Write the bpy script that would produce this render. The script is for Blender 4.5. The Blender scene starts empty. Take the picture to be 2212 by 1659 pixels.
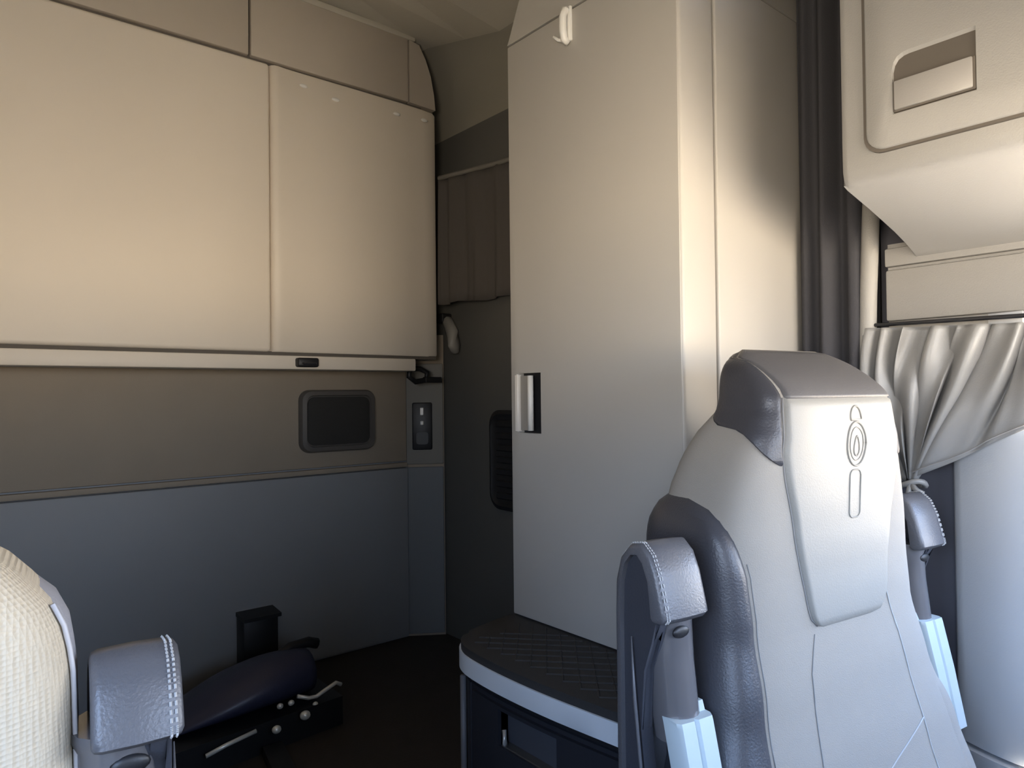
import bpy, bmesh, math, random
from mathutils import Vector, Matrix
random.seed(4)
S = bpy.context.scene
COL = S.collection
PI = math.pi

# ------------------------------------------------------------------ camera
TH, PT, RL = math.radians(39.8), math.radians(.8), .0113
F0 = Vector((math.sin(TH), math.cos(TH), 0)); R0 = Vector((math.cos(TH), -math.sin(TH), 0)); ZU = Vector((0, 0, 1))
FW = F0*math.cos(PT) + ZU*math.sin(PT); U0 = R0.cross(FW)
RC = R0*math.cos(RL) - U0*math.sin(RL); UC = U0*math.cos(RL) + R0*math.sin(RL)
cd = bpy.data.cameras.new('camera'); cam = bpy.data.objects.new('camera', cd); COL.objects.link(cam)
m = Matrix((RC, UC, -FW)).transposed().to_4x4(); m.translation = Vector((0, 0, 1.0)); cam.matrix_world = m
cd.sensor_width = 36; cd.lens = 36*1523/2212; cd.clip_start = .02
S.camera = cam

# ------------------------------------------------------------------ world: pale sky above, sunlit warm ground below
W = bpy.data.worlds.new('world'); S.world = W; W.use_nodes = True
nt = W.node_tree; nt.nodes.clear()
wo = nt.nodes.new('ShaderNodeOutputWorld'); bg = nt.nodes.new('ShaderNodeBackground')
tc = nt.nodes.new('ShaderNodeTexCoord'); sx = nt.nodes.new('ShaderNodeSeparateXYZ')
rp = nt.nodes.new('ShaderNodeValToRGB'); mr = nt.nodes.new('ShaderNodeMapRange')
nt.links.new(tc.outputs['Generated'], sx.inputs[0]); nt.links.new(sx.outputs['Z'], mr.inputs['Value'])
mr.inputs['From Min'].default_value = -1; mr.inputs['From Max'].default_value = 1
nt.links.new(mr.outputs[0], rp.inputs[0]); nt.links.new(rp.outputs[0], bg.inputs[0]); nt.links.new(bg.outputs[0], wo.inputs[0])
e = rp.color_ramp.elements
e[0].position = 0; e[0].color = (1.0, .84, .64, 1)
e[1].position = 1; e[1].color = (.20, .38, .80, 1)
for p, c in ((.485, (1.0, .84, .64, 1)), (.512, (.50, .52, .54, 1)), (.60, (.38, .48, .66, 1)), (.75, (.26, .42, .74, 1))):
    k = e.new(p); k.color = c
bg.inputs['Strength'].default_value = 22.0

def light_portal(name, loc, rot, sx_, sy_):
    l = bpy.data.lights.new(name, 'AREA'); l.shape = 'RECTANGLE'; l.size = sx_; l.size_y = sy_
    l.cycles.is_portal = True
    o = bpy.data.objects.new(name, l); o.location = loc; o.rotation_euler = rot; COL.objects.link(o)
light_portal('windscreen_portal', (.93, -.80, 1.15), (PI/2, 0, 0), 1.22, .60)          # faces +y
light_portal('driver_window_portal', (-.56, -.21, 1.155), (PI/2, 0, -PI/2), 1.0, .57)
# high sun over the passenger side: falls through the windscreen onto the dashboard top
sl = bpy.data.lights.new('sun', 'SUN'); sl.energy = 100; sl.angle = math.radians(1.2); sl.color = (1.0, .90, .75)
so = bpy.data.objects.new('sun', sl); COL.objects.link(so)
so.rotation_euler = Vector((-.20, .74, -1.0)).to_track_quat('-Z', 'Y').to_euler()
light_portal('passenger_window_portal', (1.70, -.12, 1.0), (PI/2, 0, PI/2), .80, .58)

S.view_settings.view_transform = 'Standard'; S.view_settings.look = 'None'
S.view_settings.gamma = 1; S.view_settings.use_curve_mapping = False
S.view_settings.exposure = 0.0

# ------------------------------------------------------------------ materials
MATS = {}
def mat(name, col, rough=.6, bump=0, scale=200, var=0, vscale=6, spec=.5, metal=0, weave=False, coat=0):
    if name in MATS: return MATS[name]
    M = bpy.data.materials.new(name); M.use_nodes = True; n = M.node_tree; b = n.nodes['Principled BSDF']
    b.inputs['Base Color'].default_value = (*col, 1); b.inputs['Roughness'].default_value = rough
    b.inputs['Specular IOR Level'].default_value = spec; b.inputs['Metallic'].default_value = metal
    b.inputs['Coat Weight'].default_value = coat
    t = n.nodes.new('ShaderNodeTexCoord')
    if var:
        no = n.nodes.new('ShaderNodeTexNoise'); no.inputs['Scale'].default_value = vscale; no.inputs['Detail'].default_value = 4
        n.links.new(t.outputs['Object'], no.inputs['Vector'])
        mx = n.nodes.new('ShaderNodeMix'); mx.data_type = 'RGBA'
        mx.inputs[6].default_value = (*[c*(1-var) for c in col], 1); mx.inputs[7].default_value = (*[min(1, c*(1+var)) for c in col], 1)
        n.links.new(no.outputs[0], mx.inputs[0]); n.links.new(mx.outputs[2], b.inputs['Base Color'])
    if bump:
        if weave:
            no = n.nodes.new('ShaderNodeTexVoronoi'); no.inputs['Scale'].default_value = scale; no.inputs['Randomness'].default_value = .12; out = no.outputs['Distance']
        else:
            no = n.nodes.new('ShaderNodeTexNoise'); no.inputs['Scale'].default_value = scale; no.inputs['Detail'].default_value = 2; out = no.outputs[0]
        n.links.new(t.outputs['Object'], no.inputs['Vector'])
        bp = n.nodes.new('ShaderNodeBump'); bp.inputs['Strength'].default_value = bump; bp.inputs['Distance'].default_value = .002
        n.links.new(out, bp.inputs['Height']); n.links.new(bp.outputs[0], b.inputs['Normal'])
    MATS[name] = M
    return M
BEIGE = mat('beige_laminate', (.79, .72, .625), .5, .05, 300, .03, 3)
TAUPE = mat('taupe_laminate', (.48, .43, .365), .55, .05, 300, .03, 3)
CAB = mat('cabinet_laminate', (.43, .412, .38), .42, .05, 300, .02, 3)
TRIM = mat('warm_grey_plastic', (.34, .33, .31), .55, .25, 420)
OVER = mat('overhead_plastic', (.36, .355, .34), .5, .2, 420)
WALL = mat('wall_panel', (.28, .29, .30), .55, .06, 250, .05, 4)
WALLU = mat('wall_panel_upper', (.34, .285, .22), .75, .15, 250, .08, 5)
SEAM = mat('seam_shadow_gap', (.12, .105, .09), .8)
CEIL = mat('headliner', (.58, .55, .47), .95, .3, 500)
FLOOR = mat('dark_floor', (.028, .022, .018), .7, .3, 120, .3, 9)
BLACK = mat('black_plastic', (.012, .012, .014), .45, .1, 300)
GLOSS = mat('gloss_black', (.03, .03, .035), .22, 0)
DLEA = mat('charcoal_leather', (.05, .05, .058), .38, .25, 350, .06, 20)
LLEA = mat('cream_leather', (.27, .26, .236), .5, .15, 400, .02, 15)
FAB = mat('grey_seat_fabric', (.31, .285, .25), .9, .35, 600, .03, 30)
MESHF = mat('cream_mesh_fabric', (.57, .50, .39), .9, .8, 260, .04, 30, weave=True)
THREAD = mat('light_thread', (.42, .42, .42), .7)
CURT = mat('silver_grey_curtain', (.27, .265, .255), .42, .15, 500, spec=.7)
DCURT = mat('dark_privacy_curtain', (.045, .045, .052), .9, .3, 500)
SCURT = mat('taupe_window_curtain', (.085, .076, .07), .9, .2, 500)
QUILT = mat('black_quilt', (.025, .024, .024), .75, .3, 500)
STRIP = mat('blue_grey_edging', (.62, .66, .70), .5)
DRAWM = mat('dark_drawer_front', (.018, .019, .025), .5, .1, 300)
PALE = mat('pale_blue_plastic', (.50, .58, .61), .35)
WHITE = mat('white_plastic', (.85, .84, .80), .3)
CHROME = mat('chrome', (.80, .80, .75), .3, metal=.35)
SATIN = mat('satin_metal', (.62, .60, .56), .3, metal=.6)
NAVY = mat('navy_vinyl', (.035, .037, .07), .4, .15, 200)
DASH = mat('dash_plastic', (.60, .54, .45), .7, .2, 300)
PILL = mat('pillar_plastic', (.56, .57, .58), .45, .12, 400)
DARKR = mat('recess_dark', (.05, .048, .045), .6)

# ------------------------------------------------------------------ mesh helpers
def obj(name, bm, material, parent=None, smooth=False, autosmooth=None):
    bmesh.ops.recalc_face_normals(bm, faces=bm.faces)
    me = bpy.data.meshes.new(name); bm.to_mesh(me); bm.free()
    me.materials.append(material)
    o = bpy.data.objects.new(name, me); COL.objects.link(o)
    if smooth or autosmooth:
        me.polygons.foreach_set('use_smooth', [True]*len(me.polygons))
        if autosmooth:
            me.set_sharp_from_angle(angle=math.radians(autosmooth))
    if parent: o.parent = parent
    return o
def thing(name, label, cat, loc=(0, 0, 0), rz=0, group=None):
    o = bpy.data.objects.new(name, None); o.empty_display_size = .05; COL.objects.link(o)
    o.location = loc; o.rotation_euler = (0, 0, rz); o['label'] = label; o['category'] = cat
    if group: o['group'] = group
    return o
def tag(o, label, cat, group=None):
    o['label'] = label; o['category'] = cat
    if group: o['group'] = group
    return o
def struct(o, label=None):
    o['kind'] = 'structure'
    if label: o['label'] = label
    return o
def V(bm, *c): return bm.verts.new(c)
def box(bm, x0, x1, y0, y1, z0, z1, bev=0, seg=2):
    r = bmesh.ops.create_cube(bm, size=1)
    vs = r['verts']
    for v in vs:
        v.co = Vector(((x0+x1)/2 + v.co.x*(x1-x0), (y0+y1)/2 + v.co.y*(y1-y0), (z0+z1)/2 + v.co.z*(z1-z0)))
    if bev:
        es = list({ed for v in vs for ed in v.link_edges})
        bmesh.ops.bevel(bm, geom=es, offset=bev, segments=seg, profile=.5, affect='EDGES')
    return bm
def B(name, x0, x1, y0, y1, z0, z1, material, parent=None, bev=0, seg=2, loc=(0, 0, 0)):
    bm = bmesh.new(); box(bm, x0-loc[0], x1-loc[0], y0-loc[1], y1-loc[1], z0-loc[2], z1-loc[2], bev, seg)
    return obj(name, bm, material, parent, autosmooth=40 if bev else None)
def loft(bm, rings, closed=True, caps=True):
    vr = [[bm.verts.new(p) for p in r] for r in rings]
    n = len(rings[0])
    for a, b in zip(vr, vr[1:]):
        for i in range(n if closed else n-1):
            j = (i+1) % n
            bm.faces.new((a[i], a[j], b[j], b[i]))
    if caps and closed:
        bm.faces.new(vr[0][::-1]); bm.faces.new(vr[-1])
    return vr
def prism(bm, pts, vec):
    """extrude polygon pts (3-D) by vec"""
    vec = Vector(vec)
    loft(bm, [[Vector(p) for p in pts], [Vector(p)+vec for p in pts]])
def tube(bm, pts, r, n=8, taper=None):
    pts = [Vector(p) for p in pts]; rings = []
    up = Vector((0, 0, 1))
    for i, p in enumerate(pts):
        d = (pts[min(i+1, len(pts)-1)] - pts[max(i-1, 0)]).normalized()
        if abs(d.dot(up)) > .95: a = d.cross(Vector((1, 0, 0))).normalized()
        else: a = d.cross(up).normalized()
        b = d.cross(a).normalized()
        if rings and a.dot(pa) < 0: a, b = -a, -b
        pa = a
        rr = r if taper is None else r*taper[i]
        rings.append([p + a*rr*math.cos(2*PI*k/n) + b*rr*math.sin(2*PI*k/n) for k in range(n)])
    loft(bm, rings)
def rrect(w, h, r, n=6):
    """rounded rectangle outline centred at 0, CCW"""
    out = []
    for cx, cy, a0 in ((w/2-r, h/2-r, 0), (-w/2+r, h/2-r, PI/2), (-w/2+r, -h/2+r, PI), (w/2-r, -h/2+r, 1.5*PI)):
        for k in range(n+1):
            a = a0 + PI/2*k/n; out.append((cx + r*math.cos(a), cy + r*math.sin(a)))
    return out
def cut(o, cutters):
    """boolean-subtract bmesh cutters, bake the result into o's mesh"""
    for bm in cutters:
        bmesh.ops.recalc_face_normals(bm, faces=bm.faces)
        me = bpy.data.meshes.new('cut'); bm.to_mesh(me); bm.free()
        c = bpy.data.objects.new('cut', me); COL.objects.link(c); c.parent = o.parent
        md = o.modifiers.new('b', 'BOOLEAN'); md.operation = 'DIFFERENCE'; md.object = c; md.solver = 'EXACT'
        bpy.context.view_layer.update()
        dg = bpy.context.evaluated_depsgraph_get()
        nm = bpy.data.meshes.new_from_object(o.evaluated_get(dg))
        o.modifiers.clear(); old = o.data; o.data = nm; nm.name = old.name
        bpy.data.objects.remove(c); bpy.data.meshes.remove(me)
    return o
def lerp_tab(tab, z):
    """smooth-ish interpolation of rows (z, a, b, ...)"""
    if z <= tab[0][0]: return tab[0][1:]
    for a, b in zip(tab, tab[1:]):
        if z <= b[0]:
            t = (z-a[0])/(b[0]-a[0]); t = t*t*(3-2*t)*.35 + t*.65
            return tuple(p+(q-p)*t for p, q in zip(a[1:], b[1:]))
    return tab[-1][1:]

def smooth_poly(p, it=2, lock=3):
    for _ in range(it):
        q = [p[0]]
        for a, b in zip(p, p[1:]):
            q += [(a[0]*.75+b[0]*.25, a[1]*.75+b[1]*.25), (a[0]*.25+b[0]*.75, a[1]*.25+b[1]*.75)]
        q.append(p[-1]); p = q
    return p

# ================================================================== setting
XL, XR, YF, YB = -.56, 1.68, -.80, 2.54
struct(B('floor', XL-.05, XR+.05, YF-.1, YB+.1, -.06, 0, FLOOR))
# rear wall: core, upper and lower cover panels
wr = struct(B('wall_rear', XL-.05, XR+.05, YB, YB+.06, -.05, 2.5, WALL))
B('lower_panel', XL, 1.535, YB-.022, YB+.01, .012, .700, WALL, wr, .006)
B('upper_panel', XL, 1.535, YB-.012, YB+.01, .728, 1.25, WALLU, wr, .004)
B('seam_ridge', XL, 1.535, YB-.018, YB+.01, .703, .722, WALLU, wr, .004)
# corner column (diagonal face)
bm = bmesh.new(); prism(bm, [(1.537, 2.545, .0), (1.672, 2.455, .0), (1.69, 2.56, .0)], (0, 0, 1.25)); cc = struct(obj('trim_1', bm, WALLU))
d = Vector((1.672-1.537, 2.455-2.545, 0)).normalized(); nrm = Vector((d.y, -d.x, 0)); 
def colpt(s, o, z): return Vector((1.537, 2.545, z)) + d*s + nrm*o
CL = math.hypot(.135, .09)
def colbox(name, s0, s1, o0, o1, z0, z1, material, parent, bev=.002):
    bm = bmesh.new(); loft(bm, [[colpt(s, o, z) for s, o in ((s0, o0), (s1, o0), (s1, o1), (s0, o1))] for z in (z0, z1)])
    bmesh.ops.bevel(bm, geom=bm.edges[:], offset=bev, segments=1, affect='EDGES')
    return obj(name, bm, material, parent)
colbox('lower_cover', .006, CL-.004, -.01, .012, .012, .700, mat('column_lower', (.16, .17, .18), .6, .06, 250), cc)
colbox('upper_cover', .006, CL-.004, -.01, .012, .712, 1.13, mat('column_cover', (.19, .18, .16), .6, .1, 250), cc)
# right wall of the sleeper
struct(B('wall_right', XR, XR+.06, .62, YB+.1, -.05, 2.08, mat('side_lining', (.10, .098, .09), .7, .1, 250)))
bm = bmesh.new()   # cove between side wall and ceiling
n = 8; rows = []
for y, xt, zt in ((2.60, 1.53, 2.40), (2.36, 1.545, 2.385), (2.15, 1.58, 2.35), (1.97, 1.60, 2.315), (.6, 1.60, 2.315)):
    r = []
    for k in range(n+1):
        t = k/n
        r.append((XR + (xt-XR)*(t**1.8), y, 2.07 + (zt-2.07)*(1-(1-t)**1.25)))
    r += [(XR+.06, y, zt+.02), (XR+.06, y, 2.07)]
    rows.append(r)
loft(bm, rows); struct(obj('trim_2', bm, mat('cove_lining', (.26, .245, .205), .9, .3, 500), autosmooth=50))
bm = bmesh.new()
loft(bm, [[(XL-.05, y, z1+.01), (.9, y, z1+.02), (xt+.01, y, zt), (xt+.01, y, 2.52), (XL-.05, y, 2.52)]
          for y, xt, zt, z1 in ((YF-.1, 1.60, 2.315, 2.36), (.6, 1.60, 2.315, 2.38), (1.97, 1.60, 2.315, 2.40), (2.15, 1.58, 2.35, 2.40), (2.36, 1.545, 2.385, 2.40), (2.62, 1.53, 2.40, 2.40))])
struct(obj('ceiling', bm, CEIL))
# cab front and sides (behind the camera): openings are the windscreen and the two door windows
wl = struct(B('wall_left', XL-.06, XL, .30, YB+.1, -.05, 2.5, WALL))
B('door_lower', XL-.06, XL, YF-.1, .30, -.05, .86, TRIM, wl); B('door_header', XL-.06, XL, YF-.1, .30, 1.45, 2.5, TRIM, wl)
B('front_pillar', XL-.06, XL, YF-.1, -.72, .86, 1.45, TRIM, wl)
wf = struct(B('wall_front', XL-.06, XR+.06, YF-.1, YF-.02, 1.45, 2.5, TRIM))
B('light_block_side', XL-.06, .32, YF-.1, YF-.02, .86, 1.45, TRIM, wf); B('front_pillar', 1.54, XR+.06, YF-.1, YF-.02, .86, 1.45, TRIM, wf)  # first box: unseen blocker added to shut light out of the driver half
B('bulkhead', XL-.06, XR+.06, YF-.1, YF-.02, -.05, .86, DASH, wf)
struct(B('light_block_top', XL, 1.18, YF-.02, .0, 1.37, 2.30, BLACK))          # unseen dark block added over the windscreen to hold back bounce light
struct(B('trim_3', XL, 1.62, YF-.02, -.34, .30, .84, DASH, None, .05, 3))                 # dashboard block
wd = struct(B('door_1', 1.62, 1.70, YF-.1, .38, -.05, .70, PILL))
B('door_header', 1.60, 1.70, YF-.1, .38, 1.30, 2.5, TRIM, wd); B('front_pillar', 1.62, 1.70, YF-.1, -.52, .70, 1.30, TRIM, wd)

# ================================================================== folded bunk on the rear wall
YP = 2.32
bunk = thing('folded_bunk', 'large folded-up bunk with smooth beige panels above the rear wall speaker', 'bunk', (.55, YP, 1.14))
def BB(name, *a, par=None, **k): return B(name, *a, parent=par, loc=tuple(par.location) if par.type == 'EMPTY' else (0, 0, 0), **k)
BB('bunk_body', XL+.01, 1.555, YP+.022, YB-.03, 1.150, 2.120, material=BEIGE, par=bunk)
BB('panel', XL+.01, .890, YP, YP+.03, 1.150, 2.118, material=BEIGE, par=bunk, bev=.012, seg=4)
# right panel: soft rolled left edge, gently bowed towards its right end
bm = bmesh.new(); rings = []
for x, y in ((.893, YP+.028), (.894, YP+.012), (.898, YP+.003), (.906, YP-.004), (.918, YP-.006), (.94, YP-.003), (1.0, YP-.001), (1.2, YP), (1.4, YP+.002), (1.5, YP+.006), (1.545, YP+.012), (1.565, YP+.024), (1.568, YP+.04)):
    lx, ly = x-.55, y-YP
    rings.append([(lx, ly+.006, 1.150-1.14), (lx, ly, 1.158-1.14), (lx, ly, 2.110-1.14), (lx, ly+.006, 2.118-1.14), (lx, .06, 2.118-1.14), (lx, .06, 1.150-1.14)])
loft(bm, rings); obj('panel', bm, BEIGE, bunk, autosmooth=45)
BB('bottom_rail', XL+.01, 1.46, YP+.010, YP+.12, 1.092, 1.140, material=BEIGE, par=bunk, bev=.006)
BB('rail_gap', XL+.01, 1.555, YP+.014, YP+.10, 1.138, 1.152, material=SEAM, par=bunk)
bm = bmesh.new(); box(bm, .976-.55, 1.052-.55, -.016, .02, 1.100-1.14, 1.132-1.14, .007, 3); lt = obj('latch', bm, BLACK, bunk, autosmooth=40)
bm = bmesh.new(); box(bm, .99-.55, 1.04-.55, -.022, -.012, 1.108-1.14, 1.116-1.14, .002, 1); obj('latch_lever', bm, GLOSS, lt)
for x, z in ((1.008, 2.074), (1.128, 2.058), (1.378, 2.068), (1.502, 2.074)):
    bm = bmesh.new()
    bmesh.ops.create_uvsphere(bm, u_segments=10, v_segments=6, radius=1, matrix=Matrix.Translation((x-.55, .0, z-1.14)) @ Matrix.Diagonal((.016, .006, .007, 1)))
    obj('glint_spot', bm, WHITE, bunk, smooth=True)  # glossy reflections on the panel, modelled as small white spots
# strap bracket under the bunk end
hk = thing('strap_hook', 'small black strap hook hanging under the right end of the folded bunk', 'hook', (1.52, 2.40, 1.06))
bm = bmesh.new(); tube(bm, [(-.045, 0, .045), (-.05, 0, .012), (-.02, 0, -.008), (.03, 0, 0), (.035, 0, .03), (.0, 0, .045), (-.045, 0, .045)], .011); obj('loop', bm, BLACK, hk, smooth=True)
bm = bmesh.new(); box(bm, .02, .10, -.012, .012, -.012, .012, .004); obj('tongue', bm, BLACK, hk)

# ---- overhead locker row above the bunk
up = thing('overhead_locker', 'long taupe overhead locker with flush doors above the folded bunk', 'cabinet', (.55, YP, 2.13))
BB('locker_body', XL+.01, 1.46, YP+.03, YB-.01, 2.128, 2.385, material=TAUPE, par=up)
BB('gap', XL+.01, 1.50, YP+.022, YP+.04, 2.1215, 2.38, material=SEAM, par=up)
BB('door', XL+.01, .822, YP+.004, YP+.028, 2.130, 2.374, material=TAUPE, par=up, bev=.004)
BB('door', .829, 1.434, YP+.004, YP+.028, 2.130, 2.374, material=TAUPE, par=up, bev=.004)
bm = bmesh.new()
pr = [(1.439-.55, .004, .0), (1.562-.55, .012, .0), (1.556-.55, .012, .06), (1.54-.55, .010, .13), (1.515-.55, .008, .19), (1.485-.55, .006, .236), (1.439-.55, .004, .244)]
prism(bm, pr, (0, .2, 0)); obj('end_panel', bm, TAUPE, up)
BB('top_rail', XL+.01, 1.47, YP+.008, YP+.06, 2.376, 2.40, material=CEIL, par=up, bev=.005)

# ---- speaker on the rear wall
sp = thing('wall_speaker', 'dark rounded speaker with grille on the rear wall below the bunk', 'speaker', (1.225, YB-.012, .905))
def rr_ring(w, h, r, y): return [(a, y, b) for a, b in rrect(w, h, r)]
bm = bmesh.new(); loft(bm, [rr_ring(.312, .236, .04, 0), rr_ring(.312, .236, .04, -.014), rr_ring(.300, .224, .036, -.026), rr_ring(.27, .195, .03, -.028), rr_ring(.262, .188, .028, -.018)]); obj('frame', bm, mat('speaker_frame', (.11, .10, .09), .38), sp, autosmooth=50)
bm = bmesh.new(); loft(bm, [rr_ring(.258, .184, .028, -.012), rr_ring(.256, .182, .028, -.022), rr_ring(.2, .13, .02, -.026)]); obj('grille', bm, mat('speaker_grille', (.03, .028, .025), .8, .8, 260), sp)

# ---- outlet plate on the corner column
ol = thing('outlet_plate', 'black outlet panel with two white switches on the rear corner column', 'outlet', colpt(.072, .012, .87), math.atan2(d.y, d.x))
bm = bmesh.new(); box(bm, -.041, .041, -.008, .002, -.098, .098, .006, 2); obj('plate', bm, BLACK, ol, autosmooth=40)
bm = bmesh.new(); box(bm, -.008, .006, -.014, -.005, .045, .077, .002, 1); obj('switch', bm, WHITE, ol)
bm = bmesh.new(); box(bm, -.008, .006, -.013, -.005, .005, .022, .003, 1); obj('indicator', bm, WHITE, ol)
bm = bmesh.new(); loft(bm, [[(a, y, b-.05) for a, b in rrect(.05, .05, .012)] for y in (-.006, -.012)]); obj('socket', bm, BLACK, ol)

# ---- side window curtain and rod, hinge and vent on the sleeper's right wall
sc_ = thing('window_curtain', 'dim taupe curtain over the sleeper side window behind the tall wardrobe', 'curtain', (1.63, 2.1, 1.36))
cpath = [(1.578, 2.335), (1.592, 2.27), (1.612, 2.19), (1.634, 2.10), (1.650, 2.02), (1.658, 1.90), (1.658, 1.75), (1.658, 1.45)]
cpath = smooth_poly(cpath, 3)
bm = bmesh.new(); g = []
for side in (0, .003):
    rows = []
    for jz in range(13):
        v = jz/12; z = .50*(1-v)
        rows.append([bm.verts.new((x-1.63+side-.010*(.5+.5*v)*(math.sin(i*.62+.5*math.sin(2*v+i*.1))+.4*math.sin(i*1.37)), y-2.1, z-.004*math.sin(i*.3)*v)) for i, (x, y) in enumerate(cpath)])
    g.append(rows)
nc = len(cpath)
for rows in g:
    for r0, r1 in zip(rows, rows[1:]):
        for i in range(nc-1): bm.faces.new((r0[i], r0[i+1], r1[i+1], r1[i]))
for jz in (0, 12):
    for i in range(nc-1): bm.faces.new((g[0][jz][i], g[0][jz][i+1], g[1][jz][i+1], g[1][jz][i]))
for i in (0, nc-1):
    for jz in range(12): bm.faces.new((g[0][jz][i], g[0][jz+1][i], g[1][jz+1][i], g[1][jz][i]))
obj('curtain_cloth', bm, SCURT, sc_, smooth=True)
bm = bmesh.new(); tube(bm, [(x-1.63, y-2.1, .503) for x, y in cpath], .010, 6); obj('header_rail', bm, mat('rail_grey', (.17, .16, .145), .5), sc_, smooth=True)
vt = thing('side_vent', 'black rounded vent panel low on the sleeper side wall behind the wardrobe', 'vent', (XR, 1.93, .752))
def rr_x(w, h, r, x): return [(x, a, b) for a, b in rrect(w, h, r)]
bm = bmesh.new(); loft(bm, [rr_x(.42, .375, .06, 0), rr_x(.42, .375, .06, -.014), rr_x(.39, .345, .05, -.02), rr_x(.36, .315, .045, -.008)]); obj('vent_frame', bm, BLACK, vt, autosmooth=50)
for k in range(7):
    bm = bmesh.new(); box(bm, -.016, -.003, -.17, .17, -.135+k*.045-.012, -.135+k*.045+.012, .003, 1); obj('slat', bm, BLACK, vt)
rl = thing('reading_light', 'small grey reading light with black mount beside the bunk end', 'light', (1.66, 2.40, 1.25))
bm = bmesh.new(); tube(bm, [(0, .04, .07), (0, .0, .05), (-.012, -.045, .0), (-.01, -.055, -.05), (0, -.05, -.08)], .026, 10, [.6, .9, 1, 1, .6]); obj('lamp_body', bm, mat('lamp_grey', (.28, .27, .25), .45), rl, smooth=True)
bm = bmesh.new(); box(bm, -.03, .02, .0, .05, .045, .085, .006); obj('mount', bm, BLACK, rl)

# ================================================================== wardrobe
WX, WY0, WY1, WZ0, WZ1 = 1.08, .80, 1.30, .475, 1.838
wd_ = thing('wardrobe', 'tall smooth cream wardrobe with recessed handle standing on the quilted base', 'wardrobe', (1.36, 1.05, WZ0))
def WB(name, x0, x1, y0, y1, z0, z1, material, par=None, bev=0, seg=2):
    return B(name, x0, x1, y0, y1, z0, z1, material, par or wd_, bev, seg, loc=(1.36, 1.05, WZ0))
WB('wardrobe_body', WX+.022, 1.665, WY0+.018, WY1-.004, WZ0, WZ1-.002, CAB)
door = WB('door', WX, WX+.024, WY0+.004, WY1, WZ0+.002, WZ1-.003, CAB, None, .003, 2)
bm = bmesh.new(); box(bm, WX-.02-1.36, WX+.021-1.36, 1.194-1.05, 1.272-1.05, .908-WZ0, 1.048-WZ0); cut(door, [bm])
hr = WB('handle_recess', WX+.017, WX+.0225, 1.192, 1.272, .906, 1.050, BLACK)
# pull: dull plate, bright rounded lip, dark finger gap beside it
WB('handle_plate', WX+.005, WX+.014, 1.236, 1.271, .914, 1.042, mat('handle_plate', (.30, .28, .25), .5))
bm = bmesh.new(); tube(bm, [(WX+.001-1.36, 1.231-1.05, z-WZ0) for z in (.914, .978, 1.042)], .0072, 10); obj('handle_pull', bm, mat('pull_grey', (.72, .70, .66), .35), wd_, smooth=True)
WB('handle_edge', WX-.0035, WX+.01, 1.2715, 1.283, .910, 1.046, mat('edge_cream', (.74, .70, .64), .4), None, .002, 1)
# front faces: corner strip and broad panel with a groove between
WB('corner_strip', WX+.001, 1.192, WY0, WY0+.03, WZ0+.002, WZ1-.003, CAB, None, .008, 4)
WB('front_panel', 1.198, 1.655, WY0, WY0+.03, WZ0+.002, WZ1-.003, CAB, None, .004, 3)
WB('groove', 1.188, 1.204, WY0+.008, WY0+.03, WZ0+.004, WZ1-.006, SEAM)
WB('top_groove', WX+.006, 1.655, WY0+.006, WY1-.004, WZ1-.006, WZ1+.004, SEAM)
# upper section leaning back above the seam
bm = bmesh.new()
def ring(x0, y0, y1, z): return [(x0-1.36, y0-1.05, z-WZ0), (1.655-1.36, y0-1.05, z-WZ0), (1.655-1.36, y1-1.05, z-WZ0), (x0-1.36, y1-1.05, z-WZ0)]
loft(bm, [ring(WX, WY0, WY1, WZ1+.001), ring(WX+.006, WY0+.005, WY1-.001, WZ1+.02), ring(WX+.13, WY0+.10, WY1-.02, 2.30)])
bmesh.ops.bevel(bm, geom=[e_ for e_ in bm.edges if abs(e_.verts[0].co.z-e_.verts[1].co.z) > .01 and abs(e_.verts[0].co.y+.2) < .2 and e_.verts[0].co.x < 0 and e_.verts[0].co.y < 0], offset=.008, segments=3, affect='EDGES')
obj('top_section', bm, CAB, wd_, autosmooth=40)
# coat hook
ch = WB('coat_hook', WX-.006, WX+.002, 1.078, 1.100, 1.765, 1.842, WHITE, None, .003, 2)
bm = bmesh.new(); tube(bm, [(x-1.36, 1.089-1.05, z-WZ0) for x, z in ((WX-.003, 1.835), (WX-.012, 1.832), (WX-.018, 1.815), (WX-.018, 1.785), (WX-.014, 1.768), (WX-.004, 1.764))], .0085, 8); obj('hook_arm', bm, WHITE, ch, smooth=True)
bm = bmesh.new(); tube(bm, [(x-1.36, y-1.05, z-WZ0) for x, y, z in ((WX-.002, 1.10, 1.772), (WX-.01, 1.112, 1.776), (WX-.014, 1.122, 1.786))], .004, 6); obj('hook_tip', bm, WHITE, ch, smooth=True)

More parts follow.
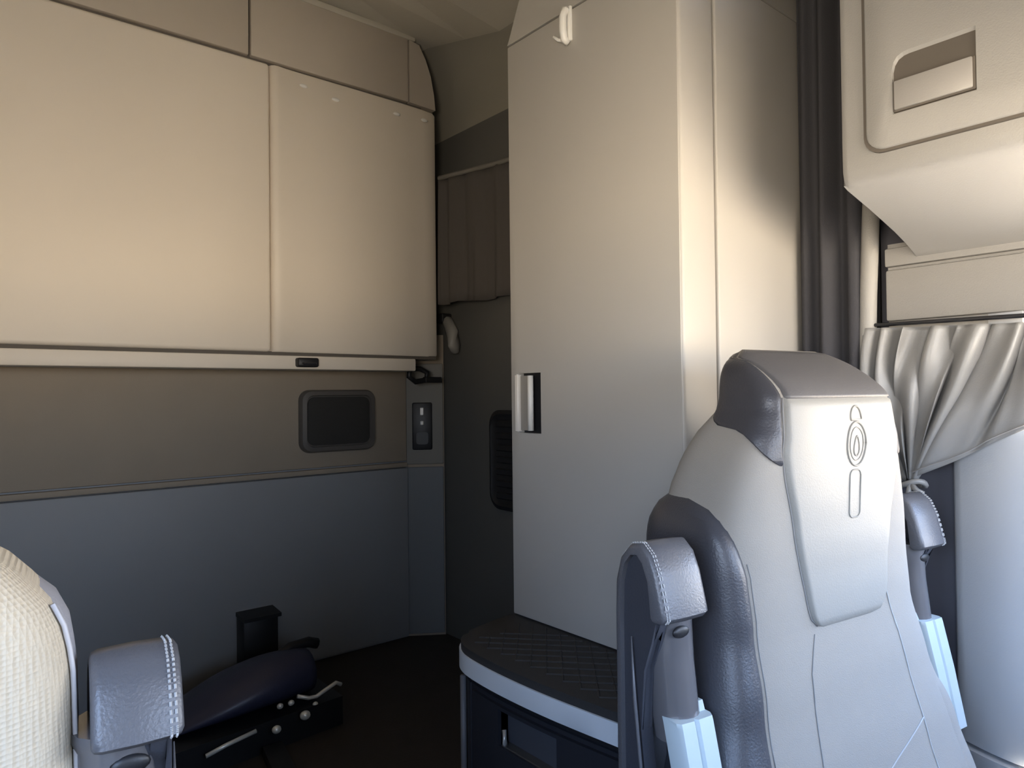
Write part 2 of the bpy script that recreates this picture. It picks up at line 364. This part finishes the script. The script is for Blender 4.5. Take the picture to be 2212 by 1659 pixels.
# ================================================================== base cabinet under the wardrobe
bx = [(.876, .74), (.872, .78), (.860, .88), (.853, .96), (.850, 1.05), (.852, 1.13), (.860, 1.205), (.885, 1.255), (.93, 1.285), (1.08, 1.312), (1.66, 1.312), (1.66, .80), (1.45, .80), (1.42, .74)]
curve = smooth_poly(bx[:10]); tail = bx[10:]
def inset(o_): return [(x+o_, y) if y < 1.2 else (x+o_*.6, y-o_*.9) for x, y in curve] + [(tail[0][0], tail[0][1]-o_)] + tail[1:]
base = thing('base_cabinet', 'dark curved base cabinet with drawer and pale edging under the wardrobe', 'cabinet', (1.2, .97, 0))
def BC(name, o_, z0, z1, material, bev=0):
    bm = bmesh.new(); pp = inset(o_)
    loft(bm, [[(x-1.2, y-.97, z0) for x, y in pp], [(x-1.2, y-.97, z1) for x, y in pp]])
    if bev: bmesh.ops.bevel(bm, geom=[e_ for e_ in bm.edges if abs(e_.verts[0].co.z-e_.verts[1].co.z) < 1e-4], offset=bev, segments=3, affect='EDGES')
    return obj(name, bm, material, base, autosmooth=50)
cbody = BC('cabinet_body', .016, 0, .400, DRAWM)
BC('shadow_gap', .022, .400, .420, BLACK)
BC('edging_strip', 0, .420, .458, STRIP, .004)
BC('cushion_top', .004, .456, .474, QUILT, .007)
def frontx(y):
    for (xa, ya), (xb, yb) in zip(curve, curve[1:]):
        if ya <= y <= yb: return xa + (xb-xa)*(y-ya)/(yb-ya+1e-9)
    return .86
# quilting ribs of the cushion (diagonal stitched welts)
for k in range(16):
    for sgn in (1, -1):
        c0 = -.25 + k*.045
        pts = []
        for i in range(9):
            x = .87 + .2*i/8
            y = .80 + c0 + (x-.87)*sgn*1.1 + (.1 if sgn < 0 else 0)
            if .75 < y < 1.24 and x > frontx(y)+.022: pts.append((x-1.2, y-.97, .4742))
        if len(pts) > 2:
            bm = bmesh.new(); tube(bm, pts, .0022, 4); obj('quilt_welt', bm, QUILT, base)
# drawer following the curved front
bm = bmesh.new(); ys = [.75+i*.0225 for i in range(20)]; rg = []
for y in ys:
    x = frontx(y)+.016-1.2
    rg.append([(x-.008, y-.97, .06), (x-.008, y-.97, .392), (x+.02, y-.97, .392), (x+.02, y-.97, .06)])
loft(bm, rg); drw = obj('drawer', bm, DRAWM, base, autosmooth=40)
bm = bmesh.new(); box(bm, .80-1.2, .893-1.2, .925-.97, 1.085-.97, .315, .385); cut(drw, [bm])
bm = bmesh.new(); box(bm, .80-1.2, .893-1.2, .925-.97, 1.085-.97, .315, .385); cut(cbody, [bm])
bm = bmesh.new(); box(bm, .884-1.2, .90-1.2, .920-.97, 1.09-.97, .31, .388); obj('pull_recess', bm, mat('drawer_recess', (.055, .058, .07), .5), drw)
bm = bmesh.new(); box(bm, .862-1.2, .89-1.2, .925-.97, 1.085-.97, .304, .316, .004); obj('pull_lip', bm, mat('drawer_lip', (.06, .055, .05), .4), drw)
bm = bmesh.new(); tube(bm, [(.868-1.2, 1.078-.97, .345), (.862-1.2, 1.068-.97, .325), (.868-1.2, 1.075-.97, .315)], .005, 6); obj('pull_clip', bm, SATIN, drw, smooth=True)
for y in (1.232,):
    bm = bmesh.new(); tube(bm, [(.885-1.2, 1.236-.97, .02), (.885-1.2, 1.236-.97, .40)], .007, 6); obj('corner_bead', bm, mat('bead', (.12, .12, .13), .5), base, smooth=True)

# ================================================================== overhead cabinet above the passenger door
oc = thing('door_overhead_cabinet', 'grey overhead cabinet with square paddle latch above the passenger door', 'cabinet', (1.4, .0, 1.3))
def prof_sec(y, s=0):
    p = [(1.20+s, 2.20), (1.20+s, 1.392), (1.2005+s, 1.372), (1.204+s, 1.359), (1.214, 1.350), (1.228, 1.345), (1.26, 1.338), (1.31, 1.327), (1.36, 1.315), (1.42, 1.300), (1.47, 1.285), (1.505, 1.272), (1.53, 1.262), (1.60, 1.262), (1.60, 2.20)]
    return [(x-1.4, y, z-1.3) for x, z in p]
bm = bmesh.new()
loft(bm, [prof_sec(.560, .012), prof_sec(.556, .003), prof_sec(.546), prof_sec(.3), prof_sec(0), prof_sec(-.62)])
ocb = obj('cabinet_shell', bm, OVER, oc, autosmooth=50)
# door: rounded slab with groove all round, latch pocket cut through
def door_ring(x, g): return [(x-1.4, a+.155, b+1.66-1.3) for a, b in rrect(.714-2*g, .54-2*g, .03)]
bm = bmesh.new(); loft(bm, [door_ring(1.194, -.0045), door_ring(1.2005, -.0045)]); obj('door_gap', bm, SEAM, oc)
bm = bmesh.new(); loft(bm, [door_ring(1.20, 0), door_ring(1.193, 0), door_ring(1.190, .003)]); od = obj('door', bm, OVER, oc, autosmooth=50)
cutp = []
bm = bmesh.new()
a, b = (.350, .471), (1.440, 1.545)
loft(bm, [[(x-1.4, y, z-1.3) for y, z in ((a[0]+i, b[0]), (a[1]-i, b[0]), (a[1]-i, b[1]-.024-j), (a[1]-.0025-i, b[1]-.013-j), (a[1]-.008-i, b[1]-.005-j), (a[1]-.016-i, b[1]-.001-j), (a[1]-.024-i, b[1]-j), (a[0]+i, b[1]-j))] for x, i, j in ((1.18, -.001, -.003), (1.205, .006, .028))])
cut(od, [bm])
bm = bmesh.new(); loft(bm, [[(x-1.4, y, z-1.3) for y, z in ((.348, 1.438), (.473, 1.438), (.473, 1.548), (.348, 1.548))] for x in (1.1985, 1.2015)]); obj('latch_pocket', bm, mat('pocket_grey', (.36, .35, .33), .5), od)
bm = bmesh.new(); box(bm, 1.190-1.4, 1.1985-1.4, .3525, .4685, 1.4425-1.3, 1.4925-1.3, .0018, 2); obj('latch_gasket', bm, SEAM, od)
bm = bmesh.new(); box(bm, 1.1865-1.4, 1.1975-1.4, .3565, .4660, 1.4455-1.3, 1.4915-1.3, .002, 2); obj('latch_paddle', bm, mat('paddle', (.37, .36, .345), .38, .1, 400), od, autosmooth=40)

# door-side trim panels below the overhead cabinet
st = struct(B('trim_4', 1.535, 1.62, -.7, .62, 1.12, 1.30, TRIM))
B('upper_strip', 1.522, 1.54, -.7, .622, 1.252, 1.29, TRIM, st, .004); B('lower_strip', 1.520, 1.54, -.7, .620, 1.140, 1.245, TRIM, st, .005)
# B-pillar cover: convex, runs to the floor trim
bm = bmesh.new()
pts = [(1.60, .525), (1.577, .520), (1.562, .512)] + [(1.562 - .035*math.sin(PI*(k+1)/22*1.12), .512 - .125*(k+1)/10) for k in range(10)] + [(1.575, .380), (1.62, .378)]
loft(bm, [[(x, y, z) for x, y in pts] for z in (.315, 1.14)]); struct(obj('trim_5', bm, PILL, autosmooth=60))
bm = bmesh.new(); loft(bm, [[(x-.012 if x < 1.6 else x, y, z) for x, y in pts] for z in (.0, .308)]); struct(obj('trim_6', bm, PILL, autosmooth=60))
struct(B('trim_7', 1.60, 1.69, .37, .66, 0, 2.2, mat('dark_post', (.10, .10, .12), .6)))
# light edge trim between cab and sleeper
bm = bmesh.new(); tube(bm, [(1.515, .668, .3), (1.515, .662, .9), (1.515, .652, 1.2), (1.515, .640, 1.44)], .017, 12); struct(obj('trim_8', bm, TRIM, smooth=True))
# dark privacy curtain between wardrobe and overhead cabinet
pc = thing('privacy_curtain', 'dark charcoal privacy curtain hanging between wardrobe and passenger door', 'curtain', (1.5, .72, .35))
bm = bmesh.new()
path = [(1.500, .792), (1.490, .775), (1.512, .762), (1.498, .745), (1.478, .732), (1.500, .716), (1.524, .706), (1.512, .690), (1.486, .684), (1.500, .664), (1.53, .660), (1.58, .655)]
pp = smooth_poly(path, 2)
g = []
for side in (0, .003):
    rows = []
    for j in range(15):
        v = j/14; z = 2.25 - 1.85*v
        rows.append([bm.verts.new((x-1.5+side+.004*math.sin(9*i/len(pp)*3+3*v), y-.72+.012*(v-.5)*(i/len(pp)), z-.35)) for i, (x, y) in enumerate(pp)])
    g.append(rows)
for rows in g:
    for r0, r1 in zip(rows, rows[1:]):
        for i in range(len(pp)-1): bm.faces.new((r0[i], r0[i+1], r1[i+1], r1[i]))
for j in (0, 14):
    for i in range(len(pp)-1): bm.faces.new((g[0][j][i], g[0][j][i+1], g[1][j][i+1], g[1][j][i]))
for i in (0, len(pp)-1):
    for j in range(14): bm.faces.new((g[0][j][i], g[0][j+1][i], g[1][j+1][i], g[1][j][i]))
obj('curtain_cloth', bm, DCURT, pc, smooth=True)

# silver curtain gathered and tied back over the door window
dc = thing('tied_curtain', 'silver-grey curtain gathered in folds and tied back beside the passenger seat', 'curtain', (1.5, .5, .8))
TIE = Vector((1.532, .588, .814))
bm = bmesh.new(); NU, NV = 150, 40; grids = []
def cpt(u, v):
    # u 0..1 from the rear edge to the front edge, v 0..1 from rod to tie / hem
    yt = .645 - .30*u
    top = Vector((1.522, yt, 1.128 - .012*u))
    # where this thread ends: rear threads run down into the tie, front threads end at the hem running up and forward
    k = max(0, (u-.72)/.28)
    end = TIE.lerp(Vector((1.508, .330, .955)), k**.9)
    if u < .72: end = TIE + Vector((0, .018*(1-u/.72)-.012, .0))
    p = top.lerp(end, v)
    sag = math.sin(PI*v)
    p.y += .018*sag*(1-u) - .012*sag*u
    amp = (.019*(1-v)**.5 + .005)*(1-.6*max(0, u-.7)/.3)*(.75+.25*math.sin(PI*v))
    w = math.sin(2*PI*6.5*u**.92 + 1.2*math.sin(4*v+5*u) + .5) + .35*math.sin(2*PI*16*u + 2.2*v)
    p.x += -amp*w - .012*sag
    p.y += .9*amp*math.cos(2*PI*6.5*u**.92 + 1.0*v)
    return p
for side in (0, 1):
    rows = []
    for j in range(NV+1):
        rows.append([bm.verts.new(cpt(i/NU, j/NV) - Vector((1.5, .5, .8)) + Vector((.003*side, 0, 0))) for i in range(NU+1)])
    grids.append(rows)
for rows in grids:
    for r0, r1 in zip(rows, rows[1:]):
        for i in range(NU): bm.faces.new((r0[i], r0[i+1], r1[i+1], r1[i]))
for j in (0, NV):
    for i in range(NU): bm.faces.new((grids[0][j][i], grids[0][j][i+1], grids[1][j][i+1], grids[1][j][i]))
for i in (0, NU):
    for j in range(NV): bm.faces.new((grids[0][j][i], grids[0][j+1][i], grids[1][j+1][i], grids[1][j][i]))
obj('curtain_cloth', bm, CURT, dc, smooth=True)
bm = bmesh.new()
for (u0, v0) in ((.985, None),):
    tube(bm, [cpt(.73+.27*i/20, .955) - Vector((1.5, .5, .8)) + Vector((-.006, 0, 0)) for i in range(21)], .0016, 4)
obj('hem_stitch', bm, mat('hem', (.30, .29, .28), .7), dc)
bm = bmesh.new(); tube(bm, [(1.512-1.5, .66-.5, 1.134-.8), (1.512-1.5, -.30-.5, 1.120-.8)], .004, 8); obj('rod', bm, GLOSS, dc, smooth=True)
bm = bmesh.new()
for k in range(14):
    a = 2*PI*k/14
    pass
tube(bm, [Vector((.026+.020*math.cos(2*PI*k/16), .080+.026*math.sin(2*PI*k/16), .006*math.sin(4*PI*k/16)+.012)) for k in range(17)], .006, 6)
tube(bm, [(.008, .072, .010), (.004, .062, .000), (.006, .050, -.006)], .006, 6)
tube(bm, [(.008, .074, .010), (.003, .076, -.006), (.006, .080, -.018)], .006, 6)
obj('tie_band', bm, CURT, dc, smooth=True)

# ================================================================== seats
def seat(name, label, loc, rz, kind):
    root = thing(name, label, 'seat', loc, rz)
    # rows: z, front y (local), half width, depth, exponent
    if kind == 'passenger':
        TAB = [(.27, -.100, .300, .19), (.36, -.075, .290, .19), (.46, -.046, .275, .19), (.56, -.022, .244, .195), (.66, -.005, .224, .20), (.74, .000, .222, .205), (.80, .000, .219, .205), (.85, -.002, .206, .20), (.89, -.004, .192, .192), (.93, -.006, .175, .178), (.955, -.005, .161, .156), (.975, -.004, .151, .138), (.988, -.002, .150, .130)]
        ZT = 1.066
    else:
        TAB = [(.27, -.125, .300, .19), (.40, -.09, .292, .19), (.56, -.040, .280, .195), (.70, -.004, .272, .20), (.79, .000, .270, .20), (.825, .000, .266, .20), (.85, .0, .256, .195), (.875, .0, .238, .19), (.905, .0, .205, .17), (.945, -.004, .158, .14), (1.0, .0, .150, .12)]
        ZT = 1.06
    N = 4.4 if kind == 'passenger' else 3.4
    ztab = TAB[-1][0]
    def sec(z):
        yf, hw, dp = lerp_tab(TAB, min(z, ztab))
        if z > ztab:
            t = (z-ztab)/(ZT-ztab)
            if kind != 'passenger':
                s = max(0.0, 1-t**2.2)**.5; return yf + dp/2*(1-s)*.95, hw*(.3+.7*s), dp*(.10+.90*s)
            rec = dp*(.82*t**1.45)          # crown slopes back from the front edge
            return yf + rec, hw*(1-.10*t-.30*t**4), max(.012, dp*(1-.10*t**3) - rec)
        return yf, hw, dp
    def P(z, t, o=0):
        yf, hw, dp = sec(z); c, s = math.cos(t), math.sin(t)
        x = hw*math.copysign(abs(c)**(2/N), c); y = -dp/2*math.copysign(abs(s)**(2/N), s)
        n_ = Vector((math.copysign(abs(c)**(2-2/N), c)/hw, -math.copysign(abs(s)**(2-2/N), s)/(dp/2), 0)).normalized()
        return Vector((x, yf+dp/2+y, z)) + n_*o
    def tx(z, x):
        """section parameter on the FRONT at local x"""
        hw = sec(z)[1]; q = max(-1, min(1, x/hw)); return math.acos(math.copysign(abs(q)**(N/2), q))
    zs = [.27+(ztab-.27)*i/44 for i in range(45)] + [ztab+(ZT-ztab)*(1-(1-i/10)**2) for i in range(1, 11)]
    bm = bmesh.new(); NT = 72
    loft(bm, [[P(z, 2*PI*k/NT+.0436) for k in range(NT)] for z in zs])
    base_m = FAB if kind == 'passenger' else MESHF
    obj('backrest', bm, base_m, root, smooth=True)
    def patch(pname, material, z0, z1, fa, fb, off=.005, nz=30, nt=24, edge=.16, parent=root):
        """raised upholstery panel between section params fa(z)..fb(z); edges roll down into the seat"""
        bm = bmesh.new(); rows = []
        for j in range(nz+1):
            v = j/nz; z = z0+(z1-z0)*v; a, b = fa(z), fb(z); row = []
            for i in range(nt+1):
                u = i/nt
                eu = min(u, 1-u)/edge; ev = min(v, 1-v)/(edge*.5)
                e_ = min(1, eu, ev); e_ = math.sqrt(max(0, 1-(1-e_)**2))
                row.append(bm.verts.new(P(z, a+(b-a)*u, -.0015+(off+.0015)*e_)))
            rows.append(row)
        for r0, r1 in zip(rows, rows[1:]):
            for i in range(nt): bm.faces.new((r0[i], r0[i+1], r1[i+1], r1[i]))
        bmesh.ops.remove_doubles(bm, verts=bm.verts, dist=1e-6)
        return obj(pname, bm, material, parent, smooth=True)
    def seam(pts, r=.0016, material=None, off=.002, pname='seam', parent=root):
        bm = bmesh.new(); tube(bm, [P(z, tx(z, x), off) for x, z in pts], r, 5); return obj(pname, bm, material or mat('seat_seam', (.22, .215, .21), .8), parent, smooth=True)
    def line(pts, n=10):
        out = []
        for (xa, za), (xb, zb) in zip(pts, pts[1:]):
            out += [(xa+(xb-xa)*i/n, za+(zb-za)*i/n) for i in range(n)]
        return out + [pts[-1]]
    if kind == 'passenger':
        # centre panel: cream leather, tapering down to a rounded tip
        L = [(.655, -.062), (.662, -.082), (.675, -.092), (.70, -.097), (.80, -.118), (.88, -.136), (.91, -.139), (.94, -.134), (.985, -.129), (.992, -.128)]
        R = [(.655, .050), (.664, .078), (.685, .095), (.71, .101), (.80, .117), (.88, .136), (.91, .139), (.94, .135), (.985, .129), (.992, .128)]
        def tb(T):
            return lambda z: lerp_tab(T, z)[0]
        l_, r_ = tb(L), tb(R)
        cp = patch('centre_panel', LLEA, .655, .992, lambda z: tx(z, r_(z)), lambda z: tx(z, l_(z)), .007, 44, 30, .07)
        patch('headrest_crown', mat('crown_grey', (.10, .096, .098), .5, .2, 400), .987, 1.0655, lambda z: tx(z, .128*(1-(z-.987)*.9)), lambda z: tx(z, -.128*(1-(z-.987)*.9)), .006, 24, 28, .06)  # crown set in a darker grey than the centre panel
        for s, f_ in ((-1, l_), (1, r_)):
            seam([(f_(.66+.33*i/30)+s*.0015, .66+.33*i/30) for i in range(31)], .0013, off=.0005)
        # dark leather headrest cheeks wrapping round the sides
        for s in (-1, 1):
            zlow = .878
            def fa(z, s=s):
                return tx(z, s*(lerp_tab([(.892, .141), (.91, .141), (.94, .137), (.985, .131), (1.064, .118)], z)[0]))
            def fb(z, s=s):
                back = PI*1.32 if s < 0 else -PI*.32
                k = max(0, min(1, (z-.892)/.118)); k = k**.95
                return fa(z)*(1-k) + back*k
            patch('headrest_cheek', DLEA, .892, 1.064, fa, fb, .004, 30, 26, .08)
        # dark bolsters along both sides
        for s in (-1, 1):
            IN = [(.28, .250), (.40, .225), (.50, .208), (.60, .197), (.68, .194), (.74, .197), (.775, .204), (.84, .21)]
            def fa(z, s=s):
                t0 = tx(z, s*min(lerp_tab(IN, z)[0], sec(z)[1]*.9990)); k = max(0, min(1, (z-.765)/.075)); k = k*k
                return t0 + ((PI if s < 0 else 0) - t0)*k
            def fb(z, s=s): return PI*1.25 if s < 0 else -PI*.25
            patch('side_bolster', DLEA if s < 0 else FAB, .28, .842 if s < 0 else .52, fa, fb, .024 if s < 0 else .004, 44, 22, .30)
            if s < 0: seam([(s*(lerp_tab(IN, .29+.47*i/24)[0]-.004), .29+.47*i/24) for i in range(25)], .0011, off=.0)
        # fabric seams of the lower back
        seam(line([(-.086, .650), (-.106, .60), (-.112, .54), (-.125, .45), (-.15, .30)]), .0010, off=.0003)
        seam(line([(.098, .69), (.118, .62), (.13, .54), (.14, .42), (.15, .30)]), .0012, mat('seam_light', (.42, .43, .44), .9), .0005)
        seam(line([(-.10, .405), (.0, .435), (.135, .49)]), .0012, mat('seam_light', (.42, .43, .44), .9), .0005)
        # embossed emblem on the centre panel: crest, ringed oval with upright mark, and a tab below
        EM = mat('emboss', (.25, .238, .21), .55)
        def on(x, z): return P(z, tx(z, x), .0072)
        def wire(pname, pts, r, par): 
            bm = bmesh.new(); tube(bm, [on(x, z) for x, z in pts], r, 6); return obj(pname, bm, EM, par, smooth=True)
        ex, ez = .014, .919
        em = wire('emblem', [(ex+.0235*math.cos(a), ez+.033*math.sin(a)) for a in [2*PI*i/28 for i in range(29)]], .0018, root)
        wire('emblem_ring', [(ex+.0165*math.cos(a), ez+.025*math.sin(a)) for a in [2*PI*i/24 for i in range(25)]], .0010, em)
        wire('emblem_mark', [(ex+.0055*math.sin(a)*(1.15+.5*math.cos(a)), ez-.003-.015*math.cos(a)) for a in [2*PI*i/16 for i in range(17)]], .0013, em)
        wire('emblem_crest', [(ex+.013*math.cos(a), ez+.040+.017*math.sin(a)) for a in [PI*i/12 for i in range(13)]] + [(ex-.013, ez+.036), (ex+.013, ez+.036), (ex+.013, ez+.040)], .0016, em)
        wire('emblem_tab', [(ex-.001+a, ez-.075+b) for a, b in rrect(.027, .072, .009)+[(.0135, .027)]], .0013, em)
    else:
        for s in (-1, 1):
            def fa(z, s=s): return tx(z, s*sec(z)[1]*.9985)
            def fb(z, s=s): return PI*1.3 if s < 0 else -PI*.3
            patch('side_panel', mat('grey_side_fabric', (.30, .30, .33), .8, .3, 500), .28, .868, fa, fb, .004, 30, 20, .1)
            seam([(s*sec(.3+.55*i/30)[1]*.993, .3+.55*i/30) for i in range(31)], .0022, mat('light_piping', (.52, .52, .55), .7), .0025, 'piping')
    # cushion, base and pedestal (below the picture)
    bm = bmesh.new(); box(bm, -.26, .26, -.60, .0, .16, .30, .05, 4); obj('seat_cushion', bm, base_m, root, autosmooth=60)
    bm = bmesh.new(); box(bm, -.20, .20, -.5, .05, 0 if kind == 'passenger' else .023, .17, .02, 2); obj('pedestal', bm, BLACK, root, autosmooth=40)
    # ---- folded-up armrests
    for s in (-1, 1):
        xi, xo = s*.297+.009, s*.375+.009     # inner / outer faces
        if kind != 'passenger': xi, xo = s*.281, s*.343
        if kind != 'passenger' and s < 0: continue
        # outer side shell: arch profile in (y, z)
        yb_, yf_ = (.115+.022*s, .040+.022*s) if kind == 'passenger' else (.115, .040)
        A = [(yb_, .20), (yb_, .70), (yb_-.002, .745), (yb_-.012, .775), (yb_-.028, .793), (yb_-.045, .797), (yb_-.058, .785), (yb_-.068, .762), (yf_+.002, .735), (yf_+.004, .705), (yf_+.02, .68), (yf_+.035, .64), (yf_+.038, .56), (yf_+.025, .45), (yf_, .30), (yf_-.02, .20)]
        sq = (lambda z: z) if kind == 'passenger' else (lambda z: z if z < .708 else .708+(z-.708)*.68)
        A = [(y, sq(z)) for y, z in A]
        bm = bmesh.new(); prism(bm, [(xo-s*.004, y, z) for y, z in A], (-s*.020, 0, 0))
        bmesh.ops.bevel(bm, geom=[e_ for e_ in bm.edges if abs(e_.verts[0].co.x-e_.verts[1].co.x) < 1e-5], offset=.004, segments=2, affect='EDGES')
        arm = obj('armrest', bm, mat('armrest_shell', (.045, .047, .058), .45, .2, 300), root, autosmooth=45)
        if kind != 'passenger': arm.location.z = .030
        # leather cap wrapping over the arch
        cap = [(yb_+.004, .22), (yb_+.004, .705), (yb_+.002, .748), (yb_-.008, .780), (yb_-.026, .799), (yb_-.047, .803), (yb_-.063, .790), (yb_-.074, .766), (yf_-.010, .725), (yf_-.012, .716), (yf_-.006, .7095), (yf_+.004, .708), (yf_+.010, .714), (yb_-.060, .758), (yb_-.050, .780), (yb_-.040, .789), (yb_-.028, .787), (yb_-.016, .774), (yb_-.008, .748), (yb_-.006, .70), (yb_-.006, .22)]
        cap = [(y, sq(z)) for y, z in cap]
        bm = bmesh.new(); w0, w1 = xo+s*.003, xi
        sx0 = [(w0, 0), (w0-s*.002, .0035), (w0-s*.008, .006)]
        cy = sum(y for y, z in cap)/len(cap); cz = .73
        rg = []
        for x, grow in ((w0, -.004), (w0-s*.002, .0), (w0-s*.007, .002), ((w0+w1)/2, .003), (w1+s*.007, .002), (w1+s*.002, 0), (w1, -.004)):
            r_l = []
            for i, (y, z) in enumerate(cap):
                outer = i < 12
                dn = Vector((y-(yb_-.03), z-.74)).normalized() if z > .7 else Vector((1 if y > .08 else -1, 0))
                q = grow if outer else 0
                r_l.append((x, y+dn.x*q, z+dn.y*q))
            rg.append(r_l)
        loft(bm, rg); capo = obj('leather_cap', bm, mat('armrest_leather', (.10, .10, .11), .36, .25, 350), arm, autosmooth=50)
        # stitching along the aisle-side edge of the cap
        pth = [(y, z) for y, z in cap[2:11]]
        dense = []
        for (ya, za), (yb2, zb2) in zip(pth, pth[1:]):
            for i in range(5): dense.append((ya+(yb2-ya)*i/5, za+(zb2-za)*i/5))
        for so in (.006, .010):
            bm = bmesh.new()
            for i in range(0, len(dense)-1):
                (ya, za), (yc, zc) = dense[i], dense[i+1]
                dn = Vector((ya-(yb_-.03), za-.74)).normalized()*.0028
                p0 = Vector((w0-s*so, ya+dn.x, za+dn.y)); p1 = Vector((w0-s*so, ya+(yc-ya)*.6+dn.x, za+(zc-za)*.6+dn.y))
                tube(bm, [p0, p1], .0011, 4)
            so_ = obj('stitching', bm, THREAD, capo); so_['kind'] = 'stuff'
        # glossy column below the cap
        bm = bmesh.new(); xm = (xi+xo)/2 - s*.012
        ring_ = lambda z, k, yo: [(xm + .031*k*math.cos(2*PI*i/20), yf_+.036+yo + .034*k*math.sin(2*PI*i/20), z) for i in range(20)]
        loft(bm, [ring_(.716, 1.08, 0), ring_(.709, 1.1, 0), ring_(.700, .98, 0), ring_(.65, .95, -.004), ring_(.58, .97, -.012), ring_(.55, .97, -.018)])
        colm = obj('column', bm, mat('gloss_grey', (.12, .115, .12), .14, spec=.8), arm, autosmooth=60)
        bm = bmesh.new(); bmesh.ops.create_uvsphere(bm, u_segments=12, v_segments=8, radius=1, matrix=Matrix.Translation((xm-s*0+s*.008, yf_+.0035, .690)) @ Matrix.Diagonal((.015, .004, .008, 1))); obj('button_hole', bm, BLACK, colm, smooth=True)
        # pale plastic sleeve
        bm = bmesh.new()
        def slv(z, yo): return [(xm+a, yf_+.034+yo+b, z) for a, b in ((-.030, -.005), (-.030, -.030), (-.026, -.036), (-.006, -.038), (-.002, -.033), (.002, -.038), (.026, -.038), (.031, -.030), (.031, -.005))]
        loft(bm, [slv(.582, -.012), slv(.576, -.014), slv(.50, -.032), slv(.40, -.052)]); obj('sleeve', bm, PALE, arm, autosmooth=35)
        bm = bmesh.new(); prism(bm, [(xm+s*(-.03), yf_-.002, .576), (xm+s*(-.03), yf_+.004, .594), (xm+s*(-.03), yf_+.02, .594), (xm+s*(-.03), yf_+.02, .576)], (s*.03, 0, 0)); obj('sleeve_tab', bm, PALE, arm)
        # bracket down to the seat frame
        bm = bmesh.new(); box(bm, min(xi, xi-s*.08), max(xi, xi-s*.08), .02, .10, .36, .44, .008); obj('pivot_bracket', bm, BLACK, arm)
        bm = bmesh.new(); tube(bm, [(xo+s*.002, yf_+.048, .68), (xo+s*.003, yf_+.042, .60), (xo+s*.003, yf_+.03, .50), (xo+s*.002, yf_+.01, .38)], .0026, 6, [.3, 1, 1, 1]); obj('edge_highlight', bm, mat('highlight_grey', (.10, .10, .11), .4), arm, smooth=True)  # lighter tube stands in for the highlight along the recess edge
    return root
seat('passenger_seat', 'grey fabric seat with cream headrest panel and embossed emblem before the wardrobe', (1.068, .50, 0), math.radians(-8), 'passenger')
seat('driver_seat', 'cream mesh-covered seat back with one black stitched armrest raised beside it', (-.186, .622, -.010), math.radians(-7), 'driver')

# ================================================================== gear on the floor by the rear wall
bt = thing('wall_bracket', 'square black bracket box low on the rear wall above the folded stand', 'bracket', (.895, YB-.022, .18))
bm = bmesh.new(); box(bm, -.060, .060, -.075, 0, -.13, .055, .004, 2); obj('bracket_box', bm, BLACK, bt, autosmooth=40)
bm = bmesh.new(); prism(bm, [(-.062, -.085, .050), (-.062, 0, .056), (-.062, 0, .070), (-.062, -.085, .062)], (.130, 0, 0)); obj('lid', bm, BLACK, bt)
fs = thing('folded_stand', 'folded black stand with navy cover and bright metal rods on the dark floor', 'stand', (.74, 2.05, 0))
def FS(u): return Vector(u) - Vector((.74, 2.05, 0))
bm = bmesh.new(); rings = []
for i in range(17):
    t = i/16; x = .50 + .42*t
    hgt = .10 + .118*math.sin(PI*min(1, t*.62))**.9; wdt = .05 + .07*math.sin(PI*min(1, .15+t*.75))
    rings.append([FS((x + .0*a, 2.12 + wdt*math.cos(2*PI*k/18)*1.0, max(.07, .085 + (hgt-.085)*(.5+.5*math.sin(2*PI*k/18))*1.0))) for k in range(18)])
loft(bm, rings); obj('cover', bm, NAVY, fs, smooth=True)
bm = bmesh.new(); tube(bm, [FS(p) for p in ((.82, 2.14, .19), (.88, 2.16, .212), (.945, 2.17, .212), (.975, 2.17, .200))], .017, 8); obj('handle', bm, BLACK, fs, smooth=True)
bm = bmesh.new(); prism(bm, [FS(p) for p in ((.47, 1.96, .0), (.98, 2.0, .0), (.98, 2.2, .0), (.47, 2.2, .0))], (0, 0, .085)); obj('frame_box', bm, BLACK, fs)
bm = bmesh.new(); tube(bm, [FS(p) for p in ((.565, 1.945, .062), (.62, 1.95, .072), (.70, 1.955, .082))], .006, 8); obj('rod', bm, CHROME, fs, smooth=True)
bm = bmesh.new(); tube(bm, [FS(p) for p in ((.845, 2.02, .115), (.88, 2.02, .10), (.905, 2.02, .098), (.935, 2.02, .11), (.968, 2.02, .122), (.985, 2.02, .112))], .006, 8); obj('hook_rod', bm, CHROME, fs, smooth=True)
for p, r in (((.785, 2.0, .11), .008), ((.818, 2.0, .11), .008), ((.757, 1.955, .068), .011), ((.845, 1.965, .078), .013), ((.892, 2.0, .085), .007)):
    bm = bmesh.new(); bmesh.ops.create_uvsphere(bm, u_segments=12, v_segments=8, radius=1, matrix=Matrix.Translation(FS(p)) @ Matrix.Diagonal((r*1.2, r, r, 1))); obj('bolt', bm, CHROME, fs, smooth=True)
bm = bmesh.new(); prism(bm, [FS(p) for p in ((.72, 1.96, .0), (.775, 1.96, .0), (.70, 1.55, .0), (.645, 1.55, .0))], (0, 0, .03)); obj('leg', bm, BLACK, fs)
